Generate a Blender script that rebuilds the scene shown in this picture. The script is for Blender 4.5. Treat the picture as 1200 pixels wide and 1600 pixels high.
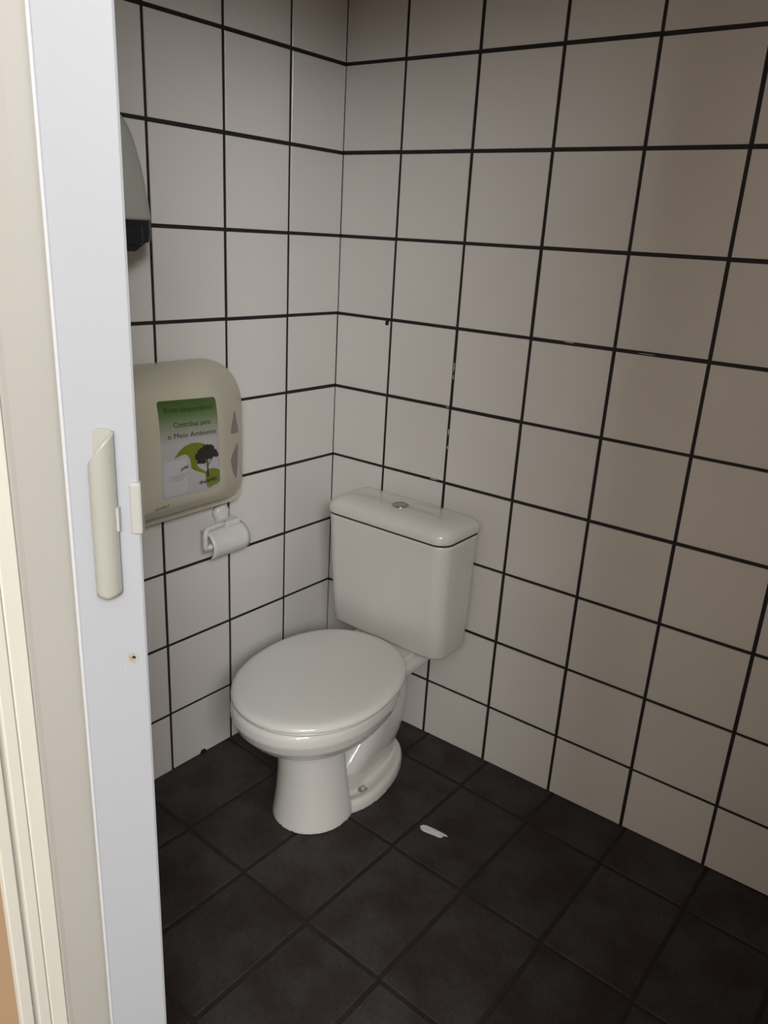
import bpy, bmesh, math, random
from mathutils import Vector, Matrix
from mathutils.bvhtree import BVHTree

random.seed(7)
for o in list(bpy.data.objects):
    bpy.data.objects.remove(o)
scene = bpy.context.scene
C = scene.collection

# ------------------------------------------------------------------ camera
cam_d = bpy.data.cameras.new('camera')
cam = bpy.data.objects.new('camera', cam_d)
C.objects.link(cam)
cam_d.sensor_fit = 'VERTICAL'
cam_d.sensor_height = 24.0
cam_d.lens = 24.0 * 1221.86 / 1600.0
cam_d.clip_start = 0.02
R_ = Vector((0.79724851, 0.60113587, 0.05504988))
U_ = Vector((-0.24183584, 0.23450753, 0.94155278))
F_ = Vector((-0.55309154, 0.76396458, -0.33233698))
EYE = Vector((1.43280248, -1.70633062, 1.38892597))
m = Matrix.Identity(4)
for i in range(3):
    m[i][0], m[i][1], m[i][2], m[i][3] = R_[i], U_[i], -F_[i], EYE[i]
cam.matrix_world = m
scene.camera = cam

# ------------------------------------------------------------------ light
world = bpy.data.worlds.new('world')
scene.world = world
world.use_nodes = True
bg = world.node_tree.nodes['Background']
bg.inputs[0].default_value = (0.82, 0.9, 1.0, 1)
bg.inputs[1].default_value = 0.6


def area_light(name, loc, target, sx, sy, power, color):
    d = bpy.data.lights.new(name, 'AREA')
    d.shape = 'RECTANGLE'
    d.size, d.size_y, d.energy, d.color = sx, sy, power, color
    o = bpy.data.objects.new(name, d)
    C.objects.link(o)
    o.location = loc
    o.rotation_euler = (Vector(target) - Vector(loc)).to_track_quat('-Z', 'Y').to_euler()
    return o


# daylight entering the corridor through its high window
area_light('corridor_daylight', (3.37, -3.5, 2.7), (0, -3.5, 2.7), 2.2, 0.8, 190, (0.97, 0.98, 1.0))

vs = scene.view_settings
vs.view_transform = 'Standard'
vs.look = 'None'
vs.gamma = 1.0
vs.use_curve_mapping = False
vs.exposure = 0.0

# ------------------------------------------------------------------ materials
MATS = {}


def mat(name, color, rough=0.5, metal=0.0, var=0.0, vscale=6.0, bump=0.0, bscale=40.0, spec=0.5,
        trans=0.0, coat=0.0, objvar=0.0):
    if name in MATS:
        return MATS[name]
    M = bpy.data.materials.new(name)
    M.use_nodes = True
    nt = M.node_tree
    b = nt.nodes['Principled BSDF']
    b.inputs['Base Color'].default_value = (*color, 1)
    b.inputs['Roughness'].default_value = rough
    b.inputs['Metallic'].default_value = metal
    b.inputs['Specular IOR Level'].default_value = spec
    b.inputs['Transmission Weight'].default_value = trans
    b.inputs['Coat Weight'].default_value = coat
    tc = nt.nodes.new('ShaderNodeTexCoord')
    geo = nt.nodes.new('ShaderNodeNewGeometry')
    if var or objvar:
        n = nt.nodes.new('ShaderNodeTexNoise')
        n.inputs['Scale'].default_value = vscale
        n.inputs['Detail'].default_value = 5
        nt.links.new(geo.outputs['Position'], n.inputs['Vector'])
        mr = nt.nodes.new('ShaderNodeMapRange')
        mr.inputs['From Min'].default_value = 0.25
        mr.inputs['From Max'].default_value = 0.75
        mr.inputs['To Min'].default_value = 1 - var
        mr.inputs['To Max'].default_value = 1 + var
        nt.links.new(n.outputs['Fac'], mr.inputs['Value'])
        val = mr.outputs['Result']
        if objvar:
            oi = nt.nodes.new('ShaderNodeObjectInfo')
            m2 = nt.nodes.new('ShaderNodeMapRange')
            m2.inputs['To Min'].default_value = 1 - objvar
            m2.inputs['To Max'].default_value = 1 + objvar
            nt.links.new(oi.outputs['Random'], m2.inputs['Value'])
            mu = nt.nodes.new('ShaderNodeMath')
            mu.operation = 'MULTIPLY'
            nt.links.new(val, mu.inputs[0])
            nt.links.new(m2.outputs['Result'], mu.inputs[1])
            val = mu.outputs[0]
        mx = nt.nodes.new('ShaderNodeVectorMath')
        mx.operation = 'SCALE'
        mx.inputs[0].default_value = color
        nt.links.new(val, mx.inputs['Scale'])
        nt.links.new(mx.outputs['Vector'], b.inputs['Base Color'])
    if bump:
        n2 = nt.nodes.new('ShaderNodeTexNoise')
        n2.inputs['Scale'].default_value = bscale
        n2.inputs['Detail'].default_value = 3
        nt.links.new(geo.outputs['Position'], n2.inputs['Vector'])
        bp = nt.nodes.new('ShaderNodeBump')
        bp.inputs['Strength'].default_value = bump
        bp.inputs['Distance'].default_value = 0.002
        nt.links.new(n2.outputs['Fac'], bp.inputs['Height'])
        nt.links.new(bp.outputs['Normal'], b.inputs['Normal'])
    MATS[name] = M
    return M


M_TILE = mat('white_glazed_tile', (0.70, 0.665, 0.63), 0.22, var=0.02, vscale=3, bump=0.25, bscale=14, objvar=0.025)
M_GROUT = mat('black_grout', (0.012, 0.009, 0.009), 0.7, var=0.3, vscale=60)
M_FGROUT = mat('dark_floor_grout', (0.016, 0.010, 0.009), 0.8, var=0.4, vscale=30)
M_CHIP = mat('bare_grout', (0.5, 0.48, 0.45), 0.8, var=0.2, vscale=90)
M_CERAMIC = mat('white_ceramic', (0.72, 0.70, 0.655), 0.09, var=0.015, vscale=5)
M_SEAT = mat('white_seat_plastic', (0.73, 0.72, 0.68), 0.16, var=0.01, vscale=5)
M_CHROME = mat('chrome', (0.45, 0.45, 0.46), 0.2, metal=1.0)
M_BOLT = mat('grey_bolt_cap', (0.42, 0.40, 0.36), 0.4)
M_CREAM = mat('cream_plastic', (0.55, 0.51, 0.40), 0.3, var=0.015)
M_WINDOW = mat('smoky_side_window', (0.20, 0.165, 0.14), 0.25)
M_WPLAST = mat('white_plastic', (0.70, 0.69, 0.65), 0.35)
M_LATCH = mat('latch_plastic', (0.50, 0.50, 0.46), 0.4)
M_GPLAST = mat('grey_white_plastic', (0.44, 0.45, 0.40), 0.4)
M_BLACK = mat('black_plastic', (0.012, 0.013, 0.016), 0.4)
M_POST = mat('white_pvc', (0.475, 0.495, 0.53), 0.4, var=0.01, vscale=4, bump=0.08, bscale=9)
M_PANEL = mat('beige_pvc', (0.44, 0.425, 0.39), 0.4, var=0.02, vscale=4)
M_JAMB = mat('cream_paint', (0.86, 0.83, 0.73), 0.45, var=0.015, vscale=8)
M_HANDLE = mat('ivory_plastic', (0.46, 0.455, 0.40), 0.35, var=0.02, vscale=9)
M_TAN = mat('tan_paint', (0.56, 0.38, 0.23), 0.7, var=0.04, vscale=5)
M_CEIL = mat('ceiling_paint', (0.62, 0.60, 0.56), 0.8, var=0.02)
M_CORR = mat('corridor_paint', (0.62, 0.57, 0.50), 0.8, var=0.02)
M_CORRF = mat('corridor_floor', (0.20, 0.17, 0.14), 0.6, var=0.1)
M_PAPER = mat('paper', (0.75, 0.74, 0.75), 0.8, var=0.06, vscale=60)
M_RUST = mat('rusty_stain', (0.42, 0.33, 0.23), 0.7, var=0.3, vscale=300)
M_DARK = mat('dark_hole', (0.03, 0.025, 0.02), 0.8)


def floor_material():
    M = bpy.data.materials.new('charcoal_floor_tile')
    M.use_nodes = True
    nt = M.node_tree
    b = nt.nodes['Principled BSDF']
    geo = nt.nodes.new('ShaderNodeNewGeometry')
    oi = nt.nodes.new('ShaderNodeObjectInfo')
    n = nt.nodes.new('ShaderNodeTexNoise')
    n.inputs['Scale'].default_value = 9
    n.inputs['Detail'].default_value = 6
    nt.links.new(geo.outputs['Position'], n.inputs['Vector'])
    ramp = nt.nodes.new('ShaderNodeValToRGB')
    ramp.color_ramp.elements[0].position = 0.35
    ramp.color_ramp.elements[0].color = (0.027, 0.019, 0.018, 1)
    ramp.color_ramp.elements[1].position = 0.62
    ramp.color_ramp.elements[1].color = (0.044, 0.040, 0.0385, 1)
    nt.links.new(n.outputs['Fac'], ramp.inputs['Fac'])
    mr = nt.nodes.new('ShaderNodeMapRange')
    mr.inputs['To Min'].default_value = 0.85
    mr.inputs['To Max'].default_value = 1.15
    nt.links.new(oi.outputs['Random'], mr.inputs['Value'])
    # fine brushed grain running across the tiles
    mp = nt.nodes.new('ShaderNodeMapping')
    mp.inputs['Rotation'].default_value = (0, 0, math.radians(25))
    mp.inputs['Scale'].default_value = (420, 60, 60)
    nt.links.new(geo.outputs['Position'], mp.inputs['Vector'])
    n2 = nt.nodes.new('ShaderNodeTexNoise')
    n2.inputs['Scale'].default_value = 1.0
    n2.inputs['Detail'].default_value = 2
    nt.links.new(mp.outputs['Vector'], n2.inputs['Vector'])
    mr2 = nt.nodes.new('ShaderNodeMapRange')
    mr2.inputs['From Min'].default_value = 0.3
    mr2.inputs['From Max'].default_value = 0.7
    mr2.inputs['To Min'].default_value = 0.72
    mr2.inputs['To Max'].default_value = 1.3
    nt.links.new(n2.outputs['Fac'], mr2.inputs['Value'])
    mu = nt.nodes.new('ShaderNodeMath')
    mu.operation = 'MULTIPLY'
    nt.links.new(mr.outputs['Result'], mu.inputs[0])
    nt.links.new(mr2.outputs['Result'], mu.inputs[1])
    sc = nt.nodes.new('ShaderNodeVectorMath')
    sc.operation = 'SCALE'
    nt.links.new(ramp.outputs['Color'], sc.inputs[0])
    nt.links.new(mu.outputs[0], sc.inputs['Scale'])
    nt.links.new(sc.outputs['Vector'], b.inputs['Base Color'])
    b.inputs['Roughness'].default_value = 0.55
    b.inputs['Specular IOR Level'].default_value = 0.3
    bp = nt.nodes.new('ShaderNodeBump')
    bp.inputs['Strength'].default_value = 0.35
    bp.inputs['Distance'].default_value = 0.001
    nt.links.new(n2.outputs['Fac'], bp.inputs['Height'])
    nt.links.new(bp.outputs['Normal'], b.inputs['Normal'])
    return M


M_FLOOR = floor_material()


# ------------------------------------------------------------------ helpers
def obj(name, mesh, material, parent=None, smooth=False):
    if isinstance(mesh, bmesh.types.BMesh):
        me = bpy.data.meshes.new(name)
        bmesh.ops.recalc_face_normals(mesh, faces=mesh.faces)
        mesh.to_mesh(me)
        mesh.free()
        mesh = me
    if material and not mesh.materials:
        mesh.materials.append(material)
    if smooth:
        for p in mesh.polygons:
            p.use_smooth = True
    o = bpy.data.objects.new(name, mesh)
    C.objects.link(o)
    if parent is not None:
        o.parent = parent
    return o


def empty(name, loc=(0, 0, 0), rz=0.0):
    o = bpy.data.objects.new(name, None)
    C.objects.link(o)
    o.location = loc
    o.rotation_euler = (0, 0, rz)
    return o


def tag(o, label, cat, kind=None, group=None):
    o['label'] = label
    o['category'] = cat
    if kind:
        o['kind'] = kind
    if group:
        o['group'] = group
    return o


def add_box(bm, lo, hi, bevel=0.0, seg=2):
    r = bmesh.ops.create_cube(bm, size=1.0)
    vs_ = r['verts']
    for v in vs_:
        v.co = Vector([lo[i] + (v.co[i] + 0.5) * (hi[i] - lo[i]) for i in range(3)])
    if bevel:
        es = list({e for v in vs_ for e in v.link_edges})
        bmesh.ops.bevel(bm, geom=es, offset=bevel, segments=seg, affect='EDGES', profile=0.5)
    return bm


def box(lo, hi, bevel=0.0, seg=2):
    return add_box(bmesh.new(), lo, hi, bevel, seg)


def loft(rings, bm=None, cap0=True, cap1=True):
    bm = bm or bmesh.new()
    vr = [[bm.verts.new(p) for p in r] for r in rings]
    n = len(vr[0])
    for a, b in zip(vr, vr[1:]):
        for i in range(n):
            bm.faces.new((a[i], a[(i + 1) % n], b[(i + 1) % n], b[i]))
    if cap0:
        bm.faces.new(vr[0][::-1])
    if cap1:
        bm.faces.new(vr[-1])
    return bm


def egg(z, cy, hw, f, b, n=56, nf=2.1, nb=2.1, cx=0.0):
    """horizontal ring; front of the bowl is local -y; cy is the distance of the centre from the wall"""
    out = []
    for i in range(n):
        t = 2 * math.pi * i / n
        c, s = math.cos(t), math.sin(t)
        e = nf if s < 0 else nb
        x = hw * math.copysign(abs(c) ** (2 / e), c)
        y = (f if s < 0 else b) * math.copysign(abs(s) ** (2 / e), s)
        out.append((cx + x, -cy + y, z))
    return out


def rrect(x0, x1, y0, y1, r, n=7, r2=None):
    """rounded rectangle, counter-clockwise; r at the low-y corners, r2 at the high-y corners"""
    r2 = r if r2 is None else r2
    pts = []
    for cx, cy, rr, a0 in ((x1 - r, y0 + r, r, -90), (x1 - r2, y1 - r2, r2, 0),
                           (x0 + r2, y1 - r2, r2, 90), (x0 + r, y0 + r, r, 180)):
        for k in range(n + 1):
            a = math.radians(a0 + 90 * k / n)
            pts.append((cx + rr * math.cos(a), cy + rr * math.sin(a)))
    return pts


def tube(path, rad, n=12, bm=None):
    bm = bm or bmesh.new()
    path = [Vector(p) for p in path]
    rings = []
    for i, p in enumerate(path):
        d = (path[min(i + 1, len(path) - 1)] - path[max(i - 1, 0)]).normalized()
        a = d.orthogonal().normalized() if i == 0 else (rings_a - d * rings_a.dot(d)).normalized()
        rings_a = a
        b = d.cross(a)
        rr = rad[i] if isinstance(rad, (list, tuple)) else rad
        rings.append([p + a * rr * math.cos(2 * math.pi * k / n) + b * rr * math.sin(2 * math.pi * k / n)
                      for k in range(n)])
    return loft(rings, bm)


def lathe(prof, axis_o, axis, n=28):
    """prof = [(radius, distance along axis)]"""
    axis = Vector(axis).normalized()
    a = axis.orthogonal().normalized()
    b = axis.cross(a)
    o = Vector(axis_o)
    return loft([[o + axis * h + (a * math.cos(2 * math.pi * k / n) + b * math.sin(2 * math.pi * k / n)) * max(r, 1e-4)
                  for k in range(n)] for r, h in prof])


def baked(bm, mods):
    """evaluate modifiers on a bmesh and give the resulting mesh"""
    me = bpy.data.meshes.new('tmp')
    bmesh.ops.recalc_face_normals(bm, faces=bm.faces)
    bm.to_mesh(me)
    bm.free()
    o = bpy.data.objects.new('tmp', me)
    C.objects.link(o)
    for typ, props in mods:
        md = o.modifiers.new(typ, typ)
        for k, v in props.items():
            setattr(md, k, v)
    dg = bpy.context.evaluated_depsgraph_get()
    dg.update()
    out = bpy.data.meshes.new_from_object(o.evaluated_get(dg))
    bpy.data.objects.remove(o)
    return out


# ------------------------------------------------------------------ the setting: walls with single tiles
JOINT = 0.0082
XC = [0.0, 0.1845, 0.3884, 0.5931, 0.7974, 1.0015, 1.2072, 1.411, 1.614, 1.80]   # vertical joints, wall behind the toilet
YC = [0.0, 0.1914, 0.3947, 0.5977, 0.8007, 1.0037, 1.215]                        # vertical joints, left wall
ZR = [0.0, 0.1735, 0.3762, 0.5779, 0.7785, 0.9804, 1.1811, 1.383, 1.5859, 1.7894, 1.992, 2.195, 2.398, 2.60]
SKEW = math.atan(0.0368)
TILE_CACHE = {}


def tile_mesh(w, h, name):
    key = (round(w, 3), round(h, 3), name)
    if key in TILE_CACHE:
        return TILE_CACHE[key]
    bm = bmesh.new()
    t, c = 0.0075, 0.0007
    back = [(-w / 2, t, -h / 2), (w / 2, t, -h / 2), (w / 2, t, h / 2), (-w / 2, t, h / 2)]
    mid = [(x, c, z) for x, _, z in back]
    fr = [(math.copysign(abs(x) - c, x), 0, math.copysign(abs(z) - c, z)) for x, _, z in back]
    loft([back, mid, fr], bm)
    me = bpy.data.meshes.new(name)
    bmesh.ops.recalc_face_normals(bm, faces=bm.faces)
    bm.to_mesh(me)
    bm.free()
    TILE_CACHE[key] = me
    return me


def tile_wall(wall, cols, flip, material):
    for i in range(len(cols) - 1):
        for j in range(len(ZR) - 1):
            a, b, z0, z1 = cols[i], cols[i + 1], ZR[j], ZR[j + 1]
            ga = 0.0012 if i == 0 else JOINT / 2
            gz = 0.001 if j == 0 else JOINT / 2
            a2, b2, z02, z12 = a + ga, b - JOINT / 2, z0 + gz, z1 - JOINT / 2
            me = tile_mesh(b2 - a2, z12 - z02, 'wall_tile')
            o = obj('wall_tile', me, material, wall)
            cx = (a2 + b2) / 2
            jit = lambda s: random.uniform(-s, s)
            o.location = ((-cx if flip else cx) + jit(.0005), jit(.0003), (z02 + z12) / 2 + jit(.0005))
            o.rotation_euler = (jit(.003), jit(.0018), jit(.003))


wall_back = obj('wall_back', box((-0.12, 0.003, 0), (1.92, 0.12, 2.62)), M_GROUT)
tag(wall_back, 'white glazed tile wall with black grout behind the toilet tank', 'wall', 'structure')
tile_wall(wall_back, XC, False, M_TILE)

wall_left = obj('wall_left', box((-1.26, 0.003, 0), (0.0, 0.12, 2.62)), M_GROUT)
wall_left.rotation_euler = (0, 0, math.pi / 2 - SKEW)
tag(wall_left, 'white glazed tile wall with black grout behind the cream dispenser', 'wall', 'structure')
tile_wall(wall_left, YC, True, M_TILE)

# chips where the black grout paint has come off
CHIP_SPOTS = [  # x, z, width, height
    (0.3880, 1.085, 0.004, 0.030), (0.3882, 0.915, 0.0035, 0.022), (0.3880, 0.875, 0.004, 0.012),
    (0.352, 0.7795, 0.026, 0.003), (0.378, 0.9815, 0.012, 0.003), (0.690, 1.1835, 0.030, 0.003),
    (0.870, 1.1800, 0.050, 0.002), (0.388, 1.060, 0.003, 0.014)]
for x, z, w, h in CHIP_SPOTS:
    bm = bmesh.new()
    n = 9
    ring = [(x + w / 2 * math.cos(6.283 * k / n) * random.uniform(.6, 1.1), 0.0022,
             z + h / 2 * math.sin(6.283 * k / n) * random.uniform(.6, 1.1)) for k in range(n)]
    loft([[(a, 0.004, c) for a, b, c in ring], ring], bm)
    obj('grout_chip', bm, M_CHIP, wall_back)
bm = bmesh.new()
ring = [(0.1845 - 0.013 + 0.008 * math.cos(6.283 * k / 9) * random.uniform(.6, 1.1), -0.0012,
         1.1811 - 0.008 + 0.008 * math.sin(6.283 * k / 9) * random.uniform(.6, 1.2)) for k in range(9)]
loft([[(a, 0.002, c) for a, b, c in ring], ring], bm)
obj('grout_smear', bm, M_GROUT, wall_back)

bm = bmesh.new()
ring = [(-0.497 + 0.012 * math.cos(6.283 * k / 9) * random.uniform(.6, 1.1), -0.003,
         0.004 + 0.009 * math.sin(6.283 * k / 9) * random.uniform(.6, 1.2)) for k in range(9)]
loft([[(a, 0.002, c) for a, b, c in ring], ring], bm)
obj('grout_smear', bm, M_GROUT, wall_left)

# floor: 20 x 30 cm charcoal tiles
floor = obj('floor', box((-0.15, -1.33, -0.08), (1.92, 0.10, -0.0022)), M_FGROUT)
tag(floor, 'dark charcoal tiled floor with brownish black joints under the toilet', 'floor', 'structure')
UJ = [-0.012] + [0.203 * k for k in range(1, 9)] + [1.80]
VJ = [0.07, -0.105, -0.4055, -0.7045, -1.0035, -1.31]
FCACHE = {}
for i in range(len(UJ) - 1):
    for j in range(len(VJ) - 1):
        u0, u1, v1, v0 = UJ[i] + .005, UJ[i + 1] - .005, VJ[j] - .005, VJ[j + 1] + .005
        key = (round(u1 - u0, 3), round(v1 - v0, 3))
        if key not in FCACHE:
            w, h = u1 - u0, v1 - v0
            bm = bmesh.new()
            c = 0.0022
            lo = [(-w / 2, -h / 2, -.008), (w / 2, -h / 2, -.008), (w / 2, h / 2, -.008), (-w / 2, h / 2, -.008)]
            mid = [(x, y, -c * .8) for x, y, _ in lo]
            top = [(math.copysign(abs(x) - c, x), math.copysign(abs(y) - c, y), 0) for x, y, _ in lo]
            loft([lo, mid, top], bm)
            me = bpy.data.meshes.new('floor_tile')
            bmesh.ops.recalc_face_normals(bm, faces=bm.faces)
            bm.to_mesh(me)
            bm.free()
            FCACHE[key] = me
        o = obj('floor_tile', FCACHE[key], M_FLOOR, floor)
        u, v = (u0 + u1) / 2, (v0 + v1) / 2
        x = (u + 0.03 * v) / (1 + 0.0015)
        y = v - 0.05 * x
        o.location = (x, y, random.uniform(-.0007, 0.0))
        o.rotation_euler = (random.uniform(-.002, .002), random.uniform(-.002, .002), -0.04)

ceiling = obj('ceiling', box((-0.3, -1.33, 2.60), (1.92, 0.12, 2.70)), M_CEIL)
tag(ceiling, 'plain off white ceiling over the tiled toilet room', 'ceiling', 'structure')
wall_right = obj('wall_right', box((1.80, -1.33, 0), (1.92, 0.12, 2.62)), M_TILE)
tag(wall_right, 'plain white side wall of the toilet room right of the doorway', 'wall', 'structure')

# door wall with the opening, tan paint on the corridor side
JX, RX, YO, YI = 0.55, 1.60, -1.319, -1.205
bm = bmesh.new()
add_box(bm, (-1.6, YO, 0), (JX - 0.012, YI, 3.4))
add_box(bm, (RX, YO, 0), (3.4, YI, 3.4))
add_box(bm, (JX - 0.012, YO, 2.06), (RX, YI, 3.4))
wall_front = obj('wall_front', bm, M_TAN)
tag(wall_front, 'tan painted corridor wall beside the cream door frame', 'wall', 'structure')

# corridor outside the door
bm = bmesh.new()
add_box(bm, (-1.6, -5.0, -0.1), (3.5, YO, -0.001))
cf = obj('floor', bm, M_CORRF)
tag(cf, 'plain corridor floor outside the doorway', 'floor', 'structure')
bm = bmesh.new()
add_box(bm, (-1.6, -5.0, 3.4), (3.5, YI, 3.5))
tag(obj('ceiling', bm, M_CEIL), 'plain corridor ceiling outside the doorway', 'ceiling', 'structure')
bm = bmesh.new()
add_box(bm, (-1.6, -5.1, 0), (3.5, -4.98, 3.4))
tag(obj('wall_far', bm, M_CORR), 'plain corridor wall opposite the doorway', 'wall', 'structure')
tag(obj('wall_side', box((-1.7, -5.1, 0), (-1.6, YI, 3.4)), M_CORR), 'plain corridor end wall beyond the folding door', 'wall', 'structure')
bm = bmesh.new()
add_box(bm, (3.4, -5.1, 0), (3.5, YI, 2.3))
add_box(bm, (3.4, -5.1, 3.1), (3.5, YI, 3.4))
add_box(bm, (3.4, -5.1, 2.3), (3.5, -4.6, 3.1))
add_box(bm, (3.4, -2.4, 2.3), (3.5, YI, 3.1))
tag(obj('wall_window', bm, M_CORR), 'corridor end wall with a wide window that lets in daylight', 'wall', 'structure')

# ------------------------------------------------------------------ cream door frame at the left of the opening
frame = empty('trim_1', (JX, YO, 0))
tag(frame, 'cream painted door frame with vertical grooves left of the folding door', 'door frame', 'structure')
H = 2.06


def bar(name, x0, x1, y0, y1, m_, parent, z0=0.0, z1=H, bevel=0.002):
    o = obj(name, box((x0 - JX, y0 - YO, z0), (x1 - JX, y1 - YO, z1), bevel), m_, parent)
    return o


bar('frame_edge', JX - 0.012, JX, -1.3215, -1.3035, M_JAMB, frame)
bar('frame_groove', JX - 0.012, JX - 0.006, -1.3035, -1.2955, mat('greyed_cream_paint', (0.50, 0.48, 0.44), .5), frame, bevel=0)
bar('frame_bead', JX - 0.012, JX, -1.2960, -1.2785, M_JAMB, frame)
bar('frame_strip', JX - 0.012, JX, -1.2772, -1.2525, M_JAMB, frame)
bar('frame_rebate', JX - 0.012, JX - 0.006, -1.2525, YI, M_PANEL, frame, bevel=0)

# right jamb and head of the opening
fr2 = empty('trim_2', (RX, YO, 0))
tag(fr2, 'cream painted door frame on the far right of the opening', 'door frame', 'structure')
obj('frame_strip', box((0 - .014, 0, 0), (0, YI - YO, H), .002), M_JAMB, fr2)
obj('frame_head', box((JX - RX, 0, H - .014), (-.014, YI - YO, H), .002), M_JAMB, fr2)

# ------------------------------------------------------------------ folding PVC door
def bear(deg, d):
    a = math.radians(deg)
    return Vector((EYE.x - d * math.sin(a), EYE.y + d * math.cos(a), 0))


A = bear(54.3, 0.90)
B = bear(59.25, 0.925)
door = empty('door_1', (A.x, A.y, 0))
tag(door, 'white folding plastic door pushed open at the left of the doorway', 'door', 'structure')
dirAB = (B - A).normalized()
nrm = Vector((-dirAB.y, dirAB.x, 0))          # towards the viewer
if nrm.dot(EYE - A) < 0:
    nrm = -nrm
WAB = (B - A).length
DZ0, DZ1 = 0.012, 2.04


def dpt(s, d, z):                              # s along the post from A, d in front of its face (local to door)
    return dirAB * s + nrm * d + Vector((0, 0, z))


def extr_profile(name, prof, z0, z1, m_, parent, smooth=False):
    """vertical extrusion of a closed profile [(s, d)] in the post's frame"""
    return obj(name, loft([[dpt(s, d, z0) for s, d in prof], [dpt(s, d, z1) for s, d in prof]]), m_, parent, smooth)


post_prof = [(0.0, -0.002), (0.002, 0.0), (WAB - 0.0045, 0.0), (WAB - 0.0045, -0.022), (0.012, -0.022)]
post = extr_profile('lead_post', post_prof, DZ0, DZ1, M_POST, door)
post['label'] = 'flat white leading post'
strip_prof = [(WAB - 0.0044, -0.022), (WAB - 0.0044, 0.0008), (WAB - 0.0035, 0.0018), (WAB - 0.001, 0.0018), (WAB, 0.0008), (WAB, -0.022)]
extr_profile('edge_strip', strip_prof, DZ0, DZ1, mat('bright_white_pvc', (0.66, 0.67, 0.69), 0.3), door)  # narrow strip of brighter white along the post's left edge


def flat_panel(name, p, q, th, m_, parent):
    """vertical PVC slat between two plan points with a rolled bead at each end"""
    p, q = Vector((p[0], p[1], 0)) - A, Vector((q[0], q[1], 0)) - A
    d = (q - p).normalized()
    n = Vector((-d.y, d.x, 0))
    L = (q - p).length
    prof = [(0, -th), (0, th), (.004, th * 1.8), (.009, th), (L * .5, th * 1.25), (L - .009, th), (L - .004, th * 1.8),
            (L, th), (L, -th), (L - .009, -th), (.009, -th)]
    return obj(name, loft([[p + d * s + n * t + Vector((0, 0, z)) for s, t in prof] for z in (DZ0, DZ1)]), m_, parent)


P1 = bear(58.7, 0.968)
P2 = bear(62.75, 0.992)
pn = flat_panel('fold_panel', P1[:2], P2[:2], 0.0028, M_PANEL, door)
pn['label'] = 'beige folded slat'
flat_panel('fold_panel', bear(55.2, .945)[:2], bear(60.3, 1.035)[:2], 0.0028, M_PANEL, door)
flat_panel('fold_panel', bear(60.3, 1.042)[:2], bear(58.6, .975)[:2], 0.0028, M_PANEL, door)


def zat(px_elev, d):
    return EYE.z + d * math.tan(math.radians(px_elev))


def s_at(deg):                                  # position along the post seen at this bearing
    a = math.radians(deg)
    ray = Vector((-math.sin(a), math.cos(a), 0))
    # A + dirAB*s = EYE + ray*t
    ex, ey = EYE.x - A.x, EYE.y - A.y
    det = dirAB.x * -ray.y + ray.x * dirAB.y
    return (ex * -ray.y + ray.x * ey) / det


# curved pull handle: a shell with its open mouth turned to the left, top cut on a slant
s_r, s_l = s_at(55.75), s_at(57.45)
HZ0, HZ1 = zat(-24.95, .91), zat(-13.6, .91)
hb = bmesh.new()
NA, NZ = 14, 40
W_ = s_l - s_r
outer, inner = [], []
for k in range(NA + 1):
    a = math.pi * k / NA                        # from the right foot over the top towards the left lip
    s = s_r + W_ * (0.5 - 0.5 * math.cos(a * 0.93))
    d = 0.003 + 0.017 * math.sin(a * 0.80)
    outer.append((s, d))
for k in range(NA + 1):
    f = k / NA
    ztop = HZ1 - 0.002 - 0.040 * (f ** 1.0) * (0.35 + 0.65 * min(1, f * 1.4))
    zbot = HZ0 + 0.004 * abs(math.cos(math.pi * f)) - 0.001
    outer[k] = (*outer[k], zbot, ztop)
th = 0.0022
cols_o, cols_i = [], []
for k, (s, d, zb, zt) in enumerate(outer):
    k0, k1 = max(k - 1, 0), min(k + 1, NA)
    ts, td = outer[k1][0] - outer[k0][0], outer[k1][1] - outer[k0][1]
    L = math.hypot(ts, td)
    ns, nd = td / L, -ts / L                    # inward normal
    if nd > 0:
        ns, nd = -ns, -nd
    cols_o.append([hb.verts.new(dpt(s, d, zb + (zt - zb) * j / NZ)) for j in range(NZ + 1)])
    cols_i.append([hb.verts.new(dpt(s + ns * th, max(d + nd * th, 0.0005), zb + (zt - zb) * j / NZ)) for j in range(NZ + 1)])
for cols, rev in ((cols_o, False), (cols_i, True)):
    for k in range(NA):
        for j in range(NZ):
            q = (cols[k][j], cols[k + 1][j], cols[k + 1][j + 1], cols[k][j + 1])
            hb.faces.new(q[::-1] if rev else q)
for k in range(NA):
    hb.faces.new((cols_o[k][NZ], cols_o[k + 1][NZ], cols_i[k + 1][NZ], cols_i[k][NZ]))
    hb.faces.new((cols_o[k][0], cols_i[k][0], cols_i[k + 1][0], cols_o[k + 1][0]))
for j in range(NZ):
    for k in (0, NA):
        hb.faces.new((cols_o[k][j], cols_o[k][j + 1], cols_i[k][j + 1], cols_i[k][j]))
handle = obj('door_handle', hb, M_HANDLE, door, smooth=True)
handle['label'] = 'ivory curved pull handle'
bp_ = bmesh.new()
pr = rrect(s_r + .002, s_l - .004, HZ0 + .01, HZ1, .006)
loft([[dpt(s, 0.0, z) for s, z in pr], [dpt(s, 0.0022, z) for s, z in pr]], bp_)
obj('handle_plate', bp_, M_HANDLE, handle)
bp_ = bmesh.new()
pr = rrect(s_r - .0022, s_r + .001, zat(-20.6, .905), zat(-19.0, .905), .0010)
loft([[dpt(s, 0.0, z) for s, z in pr], [dpt(s, 0.010, z) for s, z in pr]], bp_)
obj('handle_clip', bp_, M_LATCH, handle)

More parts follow.
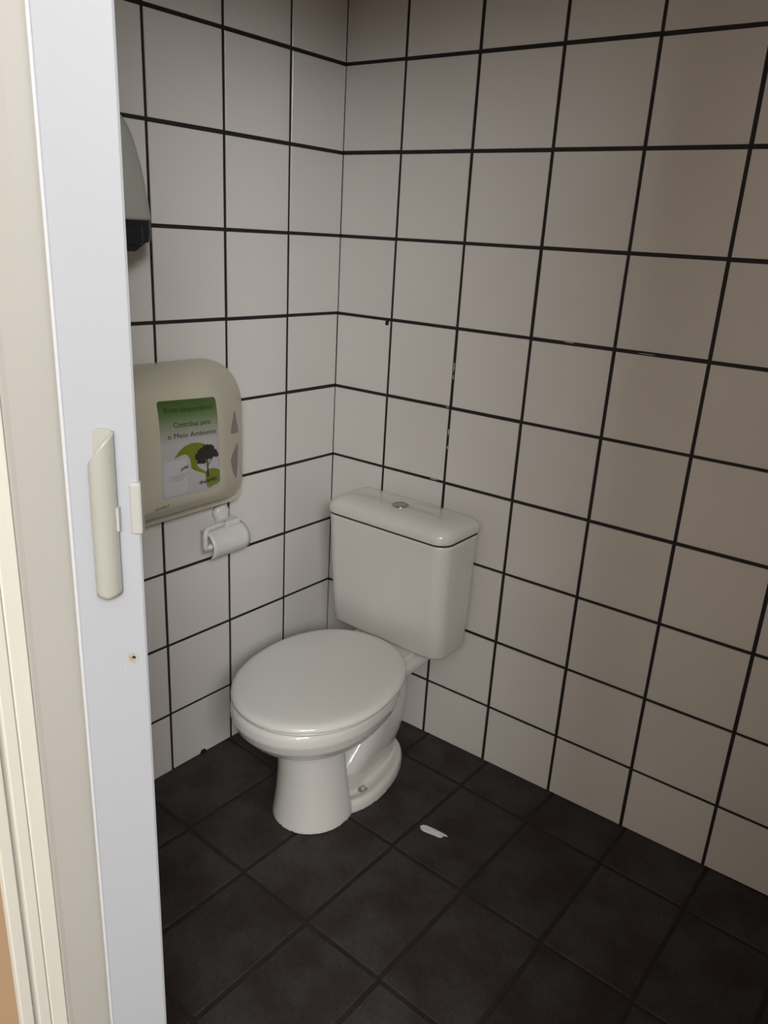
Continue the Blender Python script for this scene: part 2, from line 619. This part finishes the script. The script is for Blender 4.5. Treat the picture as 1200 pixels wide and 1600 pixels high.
# latch keeper clipped round the edge of the post
lt = bmesh.new()
lz0, lz1 = zat(-20.9, .90), zat(-17.4, .90)
prof = [(0.010, 0.0), (0.010, 0.0035), (0.008, 0.0045), (-0.001, 0.0045), (-0.003, 0.003), (-0.003, -0.007), (0.0, -0.007), (0.0, 0.0)]
loft([[dpt(s, d, lz0) for s, d in prof], [dpt(s, d, lz1 - .004) for s, d in prof],
      [dpt(s * .8, d * .8, lz1) for s, d in prof]], lt)
lo_ = obj('latch', lt, M_LATCH, door)
lo_['label'] = 'small white plastic latch clip'

# old screw hole with a rusty ring, and smudges
hs, hz = s_at(55.35), zat(-29.5, .905)


def disc(name, s, z, rs, rz, d, m_, parent, jag=0.0, n=18):
    ring = [(s + rs * math.cos(6.2832 * k / n) * (1 + random.uniform(-jag, jag)),
             z + rz * math.sin(6.2832 * k / n) * (1 + random.uniform(-jag, jag))) for k in range(n)]
    return obj(name, loft([[dpt(a, 0.0001, b) for a, b in ring], [dpt(a, d, b) for a, b in ring]]), m_, parent)


hp = disc('hole_plug', hs, hz, .0072, .0074, .0006, mat('pale_plug', (0.46, 0.435, 0.39), .6, var=.12, vscale=220), door, .08)
hp['label'] = 'round plugged lock hole with rusty flecks'
disc('rust_fleck', hs - .001, hz + .0008, .0026, .002, .0009, M_DARK, hp, .3, 9)
disc('rust_fleck', hs + .0012, hz - .0032, .0018, .0012, .0009, M_RUST, hp, .3, 8)
disc('rust_fleck', hs + .003, hz + .0005, .0016, .0022, .0009, M_RUST, hp, .3, 8)
disc('scuff_mark', s_at(55.5), zat(-32.1, .905), .001, .0018, .0004, mat('scuff_grey', (.42, .40, .38), .7), door, .3, 8)
disc('scuff_mark', s_at(56.0), zat(-30.3, .905), .0012, .0028, .0004, mat('pale_scuff', (.58, .56, .54), .7), door, .3, 8)

# ------------------------------------------------------------------ toilet
ROT = 0.055
toilet = empty('toilet', (0.333, 0.0, 0.0), ROT)
tag(toilet, 'white ceramic toilet with closed lid and close-coupled tank in the tiled corner', 'toilet')

bm = bmesh.new()
# bowl
loft([egg(.228, .455, .060, .060, .10, cx=.004), egg(.243, .46, .098, .105, .14, cx=.004), egg(.260, .465, .130, .150, .175, nb=2.3, cx=.009),
      egg(.284, .47, .155, .187, .20, nb=2.3, cx=.009), egg(.312, .47, .172, .211, .215, nb=2.4, cx=.009), egg(.338, .47, .179, .222, .222, nb=2.4, cx=.009),
      egg(.357, .47, .178, .221, .222, nb=2.4, cx=.009), egg(.366, .47, .173, .216, .218, nb=2.4, cx=.009), egg(.369, .47, .16, .204, .208, nb=2.4, cx=.009)], bm)
# front column
loft([egg(0.0, .447, .102, .118, .045, nb=3), egg(.02, .447, .100, .115, .045, nb=3), egg(.07, .448, .093, .109, .04, nb=3),
      egg(.13, .451, .087, .104, .036, nb=3), egg(.20, .456, .082, .102, .033, nb=3), egg(.245, .458, .084, .106, .036, nb=3),
      egg(.28, .458, .10, .12, .05, nb=3)], bm)
# web between column and trap
loft([egg(z, .33, .022, .13, .13, nf=4, nb=4) for z in (0, .1, .2, .30)], bm)
# trapway at the rear, front edge slanting back as it rises
def trap(z, y0, y1, hw):
    return egg(z, (y0 + y1) / 2, hw, (y1 - y0) / 2, (y1 - y0) / 2, nf=3.4, nb=2.6)
loft([trap(0, .135, .45, .070), trap(.03, .135, .45, .070), trap(.065, .130, .44, .073), trap(.09, .124, .425, .079),
      trap(.115, .118, .395, .083), trap(.15, .112, .36, .086), trap(.19, .112, .325, .087), trap(.23, .115, .295, .085),
      trap(.27, .118, .275, .083), trap(.31, .115, .27, .083), trap(.345, .10, .28, .09)], bm)
# deck under the tank
def deck(z, i):
    return [(x, y, z) for x, y in rrect(-.118 + i, .118 - i, -.30 + i, -.035 - i, .05 - i, 7, .02)]
loft([deck(.300, .02), deck(.310, .006), deck(.318, 0), deck(.334, 0), deck(.3395, .004), deck(.341, .012)], bm)
# foot flange with a raised lip
def flange(z, i):
    return egg(z, .325, .121 - i, .155 - i, .218 - i, nf=2.1, nb=2.05)
loft([flange(0, 0), flange(.020, .001), flange(.030, .005), flange(.034, .011), flange(.031, .020), flange(.026, .032), flange(.025, .045)], bm)
me = baked(bm, [('REMESH', dict(mode='VOXEL', voxel_size=0.003, use_smooth_shade=True)),
                ('SMOOTH', dict(factor=0.5, iterations=6))])
bowl = obj('bowl', me, M_CERAMIC, toilet, smooth=True)


def turn(o, ang, c):
    """turn a part about a vertical axis through local point c"""
    o.rotation_euler = (0, 0, ang)
    c = Vector((c[0], c[1], 0))
    o.location = c - Matrix.Rotation(ang, 3, 'Z') @ c


# seat ring and lid, sitting slightly askew
def sring(z, i, base=.0):
    return egg(z, .468, .187 - i, .226 - i, .250 - i, 96, 2.03, 2.22, .0125)
ringb = loft([sring(.370, .012), sring(.3705, .007), sring(.373, .005), sring(.3765, .0055), sring(.378, .010)])
turn(obj('seat_ring', ringb, M_SEAT, toilet, smooth=True), .075, (.0125, -.468))
lidb = loft([sring(.379, .010), sring(.379, .002), sring(.3815, -.0015), sring(.387, -.001), sring(.3925, .003), sring(.396, .0095),
             sring(.3978, .018), sring(.3988, .035), sring(.3998, .08), sring(.400, .14)])
slid = obj('seat_lid', lidb, M_SEAT, toilet, smooth=True)
turn(slid, .075, (.0125, -.468))
for sx in (-.062, .062):
    obj('hinge', lathe([(.012, 0), (.013, .004), (.013, .016), (.010, .019)], (sx, -.232, .345), (0, 0, 1), 20), M_SEAT, toilet, True)

# tank
TANK_TURN = -.065
def tk(z, hw, y0, y1, r, rb=.02, i=0.0):
    return [(x, y, z) for x, y in rrect(-hw + i, hw - i, -y1 + i, -y0 - i, max(r - i * .5, .006), 8, rb)]
tb = loft([tk(.3440, .184, .032, .156, .030, i=.022), tk(.3455, .184, .030, .159, .034, i=.012), tk(.350, .185, .028, .162, .038, i=.004),
           tk(.361, .1865, .027, .166, .038), tk(.45, .1885, .026, .175, .038), tk(.56, .191, .025, .184, .038),
           tk(.67, .1935, .025, .191, .038), tk(.6785, .194, .025, .1915, .038), tk(.6800, .194, .025, .1915, .038, i=.002),
           tk(.6800, .194, .025, .1915, .038, i=.016), tk(.692, .194, .025, .1915, .038, i=.016)])
turn(obj('tank', tb, M_CERAMIC, toilet, smooth=True), TANK_TURN, (0, 0))
gapb = loft([tk(.6802, .194, .025, .1915, .038, i=.004), tk(.6802, .194, .025, .1915, .038, i=-.0006),
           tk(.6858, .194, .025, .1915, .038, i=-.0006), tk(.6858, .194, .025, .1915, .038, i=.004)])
turn(obj('lid_gap_shade', gapb, mat('painted_gap_shade', (.035, .032, .03), .7), toilet), TANK_TURN, (0, 0))  # added dark ring: paints the shadow gap under the tank lid
def tl_(z, i):
    return tk(z, .1965, .018, .196, .040, .02, i)
tl = loft([tl_(.6868, .012), tl_(.6858, .001), tl_(.688, 0), tl_(.702, .0006), tl_(.7115, .0045), tl_(.719, .012),
           tl_(.7245, .023), tl_(.7278, .038), tl_(.7292, .058)])
tlid = obj('tank_lid', tl, M_CERAMIC, toilet, smooth=True)
turn(tlid, TANK_TURN, (0, 0))
bt = lathe([(.0225, -.004), (.0225, .001), (.0215, .0028), (.0190, .0030), (.0175, .0012), (.0170, .0006), (.0165, .0018), (.0120, .0030), (.001, .0034)],
           (.002, -.117, .7289), (0, 0, 1), 40)
btn = obj('flush_button', bt, M_CHROME, toilet, smooth=True)
btn['label'] = 'round chrome flush button'
turn(btn, TANK_TURN, (0, 0))
# floor bolts
for sx in (-.084, .084):
    w = lathe([(.013, -.004), (.013, .0015), (.011, .0025), (.006, .003)], (sx, -.357, .026), (0, 0, 1), 24)
    wo = obj('bolt_washer', w, mat('stained_washer', (.26, .23, .2), .6), toilet, smooth=True)
    obj('bolt_cap', lathe([(.0062, 0), (.0062, .005), (.0045, .009), (.001, .0102)], (sx, -.357, .0275), (0, 0, 1), 16), M_BOLT, wo, smooth=True)

# ------------------------------------------------------------------ cream dispenser on the left wall
disp = empty('towel_dispenser', (-0.02, -0.61, 0.74))
DO = Vector((-0.02, -0.61, 0.74))
tag(disp, 'cream plastic paper dispenser with green sticker on the left tiled wall', 'dispenser')
rings = []
PROF = [(-.028, -.845, -.378, .748, 1.096, .120, .04), (.0, -.845, -.378, .748, 1.099, .120, .04), (.03, -.843, -.386, .756, 1.101, .122, .04),
        (.055, -.838, -.412, .764, 1.099, .122, .042), (.078, -.826, -.446, .773, 1.092, .115, .042), (.096, -.812, -.478, .783, 1.082, .105, .042),
        (.110, -.796, -.505, .795, 1.069, .095, .042), (.1185, -.780, -.524, .808, 1.055, .07, .04), (.124, -.762, -.545, .825, 1.035, .06, .04),
        (.128, -.74, -.56, .85, 1.01, .05, .035), (.130, -.70, -.60, .89, .97, .03, .03)]
for x, y0, y1, z0, z1, rt, rb in PROF:
    rings.append([(x - DO.x, y - DO.y, z - DO.z) for y, z in rrect(y0, y1, z0, z1, rb, 9, rt)])
bm = loft(rings)
bmesh.ops.recalc_face_normals(bm, faces=bm.faces)
body_me = baked(bm, [('SUBSURF', dict(levels=1))])
body = obj('cover', body_me, M_CREAM, disp, smooth=True)
bmt = bmesh.new()
bmt.from_mesh(body_me)
bvh = BVHTree.FromBMesh(bmt)
bplate = obj('back_plate', loft([[(x - DO.x, y - DO.y, z - DO.z) for y, z in rrect(-.835 + i, -.392 - i, .737 + i, .80, .03, 8)]
                                 for x, i in ((-.028, 0), (.028, 0), (.034, .004))]), M_CREAM, disp, smooth=False)


def on_front(y, z, off):
    h = bvh.ray_cast(Vector((.6, y - DO.y, z - DO.z)), Vector((-1, 0, 0)))
    return h[0] + h[1] * off * (1 if h[1].x > 0 else -1)


LTL, LTR, LBR, LBL = Vector((-.712, 1.044)), Vector((-.553, 1.035)), Vector((-.543, .825)), Vector((-.709, .829))


def lab(s, t, off):
    """sticker coordinates: s left to right, t bottom to top"""
    p = (LBL * (1 - s) + LBR * s) * (1 - t) + (LTL * (1 - s) + LTR * s) * t
    return on_front(p.x, p.y, off)


def sticker_material():
    M = bpy.data.materials.new('sticker_print')
    M.use_nodes = True
    nt = M.node_tree
    b = nt.nodes['Principled BSDF']
    b.inputs['Roughness'].default_value = 0.3
    at = nt.nodes.new('ShaderNodeUVMap')
    sep = nt.nodes.new('ShaderNodeSeparateXYZ')
    nt.links.new(at.outputs['UV'], sep.inputs[0])
    rp = nt.nodes.new('ShaderNodeValToRGB')
    e = rp.color_ramp.elements
    e[0].position, e[0].color = 0.56, (.46, .45, .45, 1)
    e[1].position, e[1].color = 0.97, (.055, .11, .022, 1)
    q = e.new(0.72); q.color = (.27, .31, .21, 1)
    q = e.new(0.86); q.color = (.10, .17, .05, 1)
    nt.links.new(sep.outputs['Y'], rp.inputs['Fac'])
    nt.links.new(rp.outputs['Color'], b.inputs['Base Color'])
    return M


# rounded sticker sheet as a fan of concentric rings so that it follows the cover
bm = bmesh.new()
outl = []
for s, t in rrect(0, 1, 0, 1, .045, 5):
    outl.append((s, t))
dense = []
for i, p in enumerate(outl):
    q = outl[(i + 1) % len(outl)]
    k = max(1, int(max(abs(q[0] - p[0]), abs(q[1] - p[1])) / .06))
    for j in range(k):
        dense.append((p[0] + (q[0] - p[0]) * j / k, p[1] + (q[1] - p[1]) * j / k))
uv_of = {}
prev = None
for g in [1.0, .97] + [1 - .1 * k for k in range(1, 10)] + [.03]:
    row = []
    for s, t in dense:
        s2, t2 = .5 + (s - .5) * g, .5 + (t - .5) * g
        v = bm.verts.new(lab(s2, t2, .0002 if g == 1.0 else .0007))
        uv_of[v] = (s2, t2)
        row.append(v)
    if prev:
        for i in range(len(row)):
            bm.faces.new((prev[i], prev[(i + 1) % len(row)], row[(i + 1) % len(row)], row[i]))
    prev = row
bm.faces.new(prev)
uvl = bm.loops.layers.uv.new('UVMap')
for f in bm.faces:
    for l in f.loops:
        l[uvl].uv = uv_of[l.vert]
sticker = obj('sticker', bm, sticker_material(), disp, smooth=True)
sticker['label'] = 'green and white sticker about saving paper with a tree'


def flat_mat(n, c):
    return mat(n, c, .35)


def fan(pts, off, bm, sub=3):
    """filled printed shape on the sticker from a centre-convex outline"""
    cx = sum(p[0] for p in pts) / len(pts)
    cy = sum(p[1] for p in pts) / len(pts)
    rows = []
    for k in range(sub + 1):
        g = 1 - k / (sub + .6)
        rows.append([bm.verts.new(lab(cx + (p[0] - cx) * g, cy + (p[1] - cy) * g, off)) for p in pts])
    n = len(pts)
    for a, b in zip(rows, rows[1:]):
        for i in range(n):
            bm.faces.new((a[i], a[(i + 1) % n], b[(i + 1) % n], b[i]))
    bm.faces.new(rows[-1])


def strip(a, b, off, bm, n=24):
    """printed area between two poly-lines"""
    def samp(pl, t):
        x = t * (len(pl) - 1)
        i = min(int(x), len(pl) - 2)
        f = x - i
        return (pl[i][0] + (pl[i + 1][0] - pl[i][0]) * f, pl[i][1] + (pl[i + 1][1] - pl[i][1]) * f)
    pa = [bm.verts.new(lab(*samp(a, k / n), off)) for k in range(n + 1)]
    pb = [bm.verts.new(lab(*samp(b, k / n), off)) for k in range(n + 1)]
    for k in range(n):
        bm.faces.new((pa[k], pa[k + 1], pb[k + 1], pb[k]))


# olive globe shape: crescent above, tail running down, hill at the lower right
bm = bmesh.new()
up = [(.19, .425), (.27, .485), (.36, .53), (.47, .553), (.58, .553), (.68, .535), (.77, .50)]
dn = [(.19, .420), (.27, .440), (.36, .452), (.42, .440), (.50, .44), (.60, .44), (.70, .44)]
strip(up, dn, .0022, bm, 30)
strip([(.40, .452), (.45, .40), (.46, .345), (.47, .29), (.52, .262), (.60, .235), (.70, .205)],
      [(.62, .452), (.56, .40), (.56, .345), (.57, .30), (.62, .265), (.67, .245), (.72, .215)], .0022, bm, 24)
strip([(.70, .215), (.76, .24), (.84, .245), (.92, .225), (.975, .20)],
      [(.735, .05), (.78, .03), (.86, .045), (.93, .055), (.985, .075)], .0022, bm, 20)
gl = obj('sticker_globe', bm, flat_mat('olive_print', (.16, .20, .012)), disp)
# white card
bm = bmesh.new()
fan(rrect(.02, .40, .035, .40, .05, 4), .0017, bm)
obj('sticker_card', bm, flat_mat('card_print', (.52, .52, .53)), disp)
# tree
bm = bmesh.new()
random.seed(3)
for cx, cy, rx, ry in ((.60, .40, .07, .05), (.66, .445, .08, .05), (.74, .475, .08, .045), (.82, .46, .07, .05), (.87, .41, .07, .05),
                       (.78, .42, .09, .06), (.70, .395, .09, .05), (.92, .385, .045, .028), (.80, .375, .06, .03), (.61, .345, .055, .025), (.68, .335, .06, .022)):
    pts = [(cx + rx * math.cos(6.2832 * k / 14) * random.uniform(.75, 1.15), cy + ry * math.sin(6.2832 * k / 14) * random.uniform(.75, 1.15)) for k in range(14)]
    fan(pts, .0027, bm, 1)
strip([(.735, .36), (.735, .28), (.728, .16)], [(.758, .36), (.753, .28), (.768, .16)], .0027, bm, 10)
strip([(.745, .27), (.70, .31), (.68, .34)], [(.750, .26), (.71, .305), (.69, .335)], .0027, bm, 6)
strip([(.75, .29), (.80, .335), (.83, .37)], [(.755, .28), (.81, .33), (.84, .365)], .0027, bm, 6)
obj('sticker_tree', bm, flat_mat('tree_print', (.022, .02, .015)), disp)
# text lines of the card
bm = bmesh.new()
for a, b, t in ((.11, .40, .225), (.10, .38, .20), (.17, .33, .177)):
    strip([(a, t), (b, t + .02)], [(a, t + .006), (b, t + .026)], .0022, bm, 8)
obj('sticker_small_print', bm, flat_mat('grey_print', (.25, .25, .25)), disp)


def text_on(name, body_txt, place, m_, parent, bold=0.0):
    cu = bpy.data.curves.new('txt', 'FONT')
    cu.body = body_txt
    cu.size = 1.0
    cu.offset = bold
    cu.resolution_u = 3
    o = bpy.data.objects.new('txt', cu)
    C.objects.link(o)
    dg = bpy.context.evaluated_depsgraph_get()
    dg.update()
    me = bpy.data.meshes.new_from_object(o.evaluated_get(dg))
    bpy.data.objects.remove(o)
    xs = [v.co.x for v in me.vertices]
    x0, x1 = min(xs), max(xs)
    for v in me.vertices:
        v.co = place((v.co.x - x0) / (x1 - x0), v.co.y)
    return obj(name, me, m_, parent)


M_TXT = flat_mat('dark_green_print', (.028, .045, .016))
for txt, s0, s1, t0, h in (('Evite desperdícios', .09, .90, .885, .075), ('Contribua para', .215, .84, .735, .075),
                           ('o Meio Ambiente', .11, .93, .625, .075)):
    text_on('sticker_text', txt, lambda a, b, s0=s0, s1=s1, t0=t0, h=h: lab(s0 + (s1 - s0) * a, t0 + h * b - .005 * a, .0020), M_TXT, disp)
text_on('sticker_text', 'INAPEL', lambda a, b: lab(.60 + .33 * a, .095 + .05 * b + .01 * a, .0032), flat_mat('black_print', (.012, .012, .012)), disp, .02)
text_on('sticker_text', 'jofel', lambda a, b: lab(.29 + .12 * a, .285 + .05 * b + .02 * a, .0024), flat_mat('black_print', (.012, .012, .012)), disp, .02)
text_on('maker_mark', 'jofel', lambda a, b: on_front(-.722 + .034 * a, .808 + .010 * b + .002 * a, .0004), flat_mat('grey_mark', (.12, .11, .08)), disp, .01)


# smoky windows in the right-hand side of the cover
def on_side(x, z, off):   # x is the position along the wall
    return on_front(x, z, off)


def side_window(pts):
    bm = bmesh.new()
    cx = sum(p[0] for p in pts) / len(pts)
    cy = sum(p[1] for p in pts) / len(pts)
    n = len(pts)
    for gs, m_, nm, off in (((1.0, .96, .6, .2), M_WINDOW, 'side_window', .0008),):
        rows = [[bm.verts.new(on_side(cx + (p[0] - cx) * g, cy + (p[1] - cy) * g, 0 if k == 0 else off)) for p in pts] for k, g in enumerate(gs)]
        for a, b in zip(rows, rows[1:]):
            for i in range(n):
                bm.faces.new((a[i], a[(i + 1) % n], b[(i + 1) % n], b[i]))
        bm.faces.new(rows[-1])
    o = obj('side_window', bm, M_WINDOW, disp)
    o['label'] = 'smoky brown see-through level window'


side_window([(-.470, .987), (-.466, .986), (-.456, .96), (-.446, .935), (-.448, .929), (-.482, .934), (-.493, .939), (-.485, .962)])
side_window([(-.447, .900), (-.452, .905), (-.470, .896), (-.489, .882), (-.494, .874), (-.484, .846), (-.465, .820), (-.459, .821), (-.450, .862)])

# ------------------------------------------------------------------ small roll holder with a curved cover below it
holder = empty('toilet_roll_holder', (-0.016, -0.42, 0.60))
HO = Vector((-0.016, -0.42, 0.60))
tag(holder, 'small white plastic toilet roll holder with curved flap below the cream dispenser', 'roll holder')


def hl(x, y, z):
    return Vector((x, y - .008, z)) - HO


obj('wall_disc', lathe([(.0235, 0), (.0235, .010), (.021, .016), (.012, .019), (.001, .0195)], hl(-.017, -.418, .699), (1, 0, 0), 32), M_WPLAST, holder, True)
obj('arm', box(hl(-.012, -.437, .672), hl(.030, -.388, .687), .003), M_WPLAST, holder)
obj('bracket', tube([hl(.022, -.430, .681), hl(.024, -.455, .683), hl(.026, -.480, .683), hl(.028, -.496, .682), hl(.030, -.503, .676),
                     hl(.030, -.505, .665), hl(.030, -.505, .640), hl(.030, -.504, .628)], .0065, 12), M_WPLAST, holder, True)
obj('roller', tube([hl(.030, -.500, .634), hl(.030, -.40, .634)], .007, 14), M_WPLAST, holder, True)
bm = bmesh.new()
NA, NY = 16, 10
oc, ic = [], []
for k in range(NA + 1):
    a = math.radians(100 - 150 * k / NA)
    f = k / NA
    x, z = .012 + .040 * math.cos(a) * 1.05, .634 + .040 * math.sin(a)
    xi, zi = .012 + .0375 * math.cos(a) * 1.05, .634 + .0375 * math.sin(a)
    y0 = -.497
    oc.append([bm.verts.new(hl(x, y0 + (-.376 - y0) * j / NY, z)) for j in range(NY + 1)])
    ic.append([bm.verts.new(hl(xi, y0 + (-.376 - y0) * j / NY, zi)) for j in range(NY + 1)])
for k in range(NA):
    for j in range(NY):
        bm.faces.new((oc[k][j], oc[k + 1][j], oc[k + 1][j + 1], oc[k][j + 1]))
        bm.faces.new((ic[k][j + 1], ic[k + 1][j + 1], ic[k + 1][j], ic[k][j]))
    for j in (0, NY):
        bm.faces.new((oc[k][j], oc[k + 1][j], ic[k + 1][j], ic[k][j]))
for j in range(NY):
    for k in (0, NA):
        bm.faces.new((oc[k][j], oc[k][j + 1], ic[k][j + 1], ic[k][j]))
obj('flap', bm, M_WPLAST, holder, True)

# ------------------------------------------------------------------ soap dispenser half hidden by the door
soap = empty('soap_dispenser', (-0.024, -0.725, 1.33))
SO = Vector((-0.024, -0.725, 1.33))
tag(soap, 'pale grey soap dispenser with black base half hidden behind the door edge', 'soap dispenser')
rings = []
for x, i in ((-.027, 0), (.03, .004), (.05, .016), (.066, .032), (.074, .048)):
    ring = []
    n = 24
    hw = .090 - i
    for k in range(n + 1):
        a = math.pi * k / n
        ring.append((x - SO.x, -.725 + hw * math.copysign(abs(math.cos(a)) ** .9, math.cos(a)) - SO.y, 1.392 + (.205 - i) * math.sin(a) ** 1.7 - SO.z))
    rings.append(ring)
obj('body', loft(rings), M_GPLAST, soap, True)
prof = [(-.812, 1.392), (-.812, 1.356), (-.80, 1.350), (-.76, 1.345), (-.745, 1.334), (-.705, 1.334), (-.69, 1.338), (-.658, 1.350), (-.643, 1.352), (-.637, 1.360), (-.637, 1.392)]
obj('base', loft([[(x - SO.x, -.725 + (y + .725) * g - SO.y, z - SO.z) for y, z in prof] for x, g in ((-.027, 1), (.02, 1), (.05, .82), (.075, .62), (.082, .5))]), M_BLACK, soap)
obj('push_lever', box(Vector((.05, -.765, 1.346)) - SO, Vector((.092, -.70, 1.385)) - SO, .006), M_BLACK, soap)

# ------------------------------------------------------------------ scrap of paper on the floor
paper = empty('paper_scrap', (0.645, -0.335, 0.0))
bpy.data.objects.remove(paper)
outl = [(.611, -.339), (.615, -.331), (.623, -.3275), (.634, -.3265), (.645, -.3245), (.655, -.3245), (.666, -.322), (.679, -.3225), (.684, -.3255),
        (.675, -.329), (.674, -.338), (.668, -.341), (.655, -.343), (.640, -.346), (.628, -.348), (.618, -.346)]
bm = bmesh.new()
cx, cy = .645, -.335
random.seed(5)
rows = []
for g, off in ((1.0, 0.0), (.99, .0009), (.6, .0012), (.2, .0016)):
    rows.append([(cx + (x - cx) * g - cx, cy + (y - cy) * g - cy, .0003 + off + (random.uniform(0, .0016) if g < 1 else 0)) for x, y in outl])
loft(rows, bm)
scrap = obj('paper_scrap', bm, M_PAPER)
scrap.location = (cx, cy, 0)
tag(scrap, 'small torn scrap of white paper on the dark floor tile', 'paper')
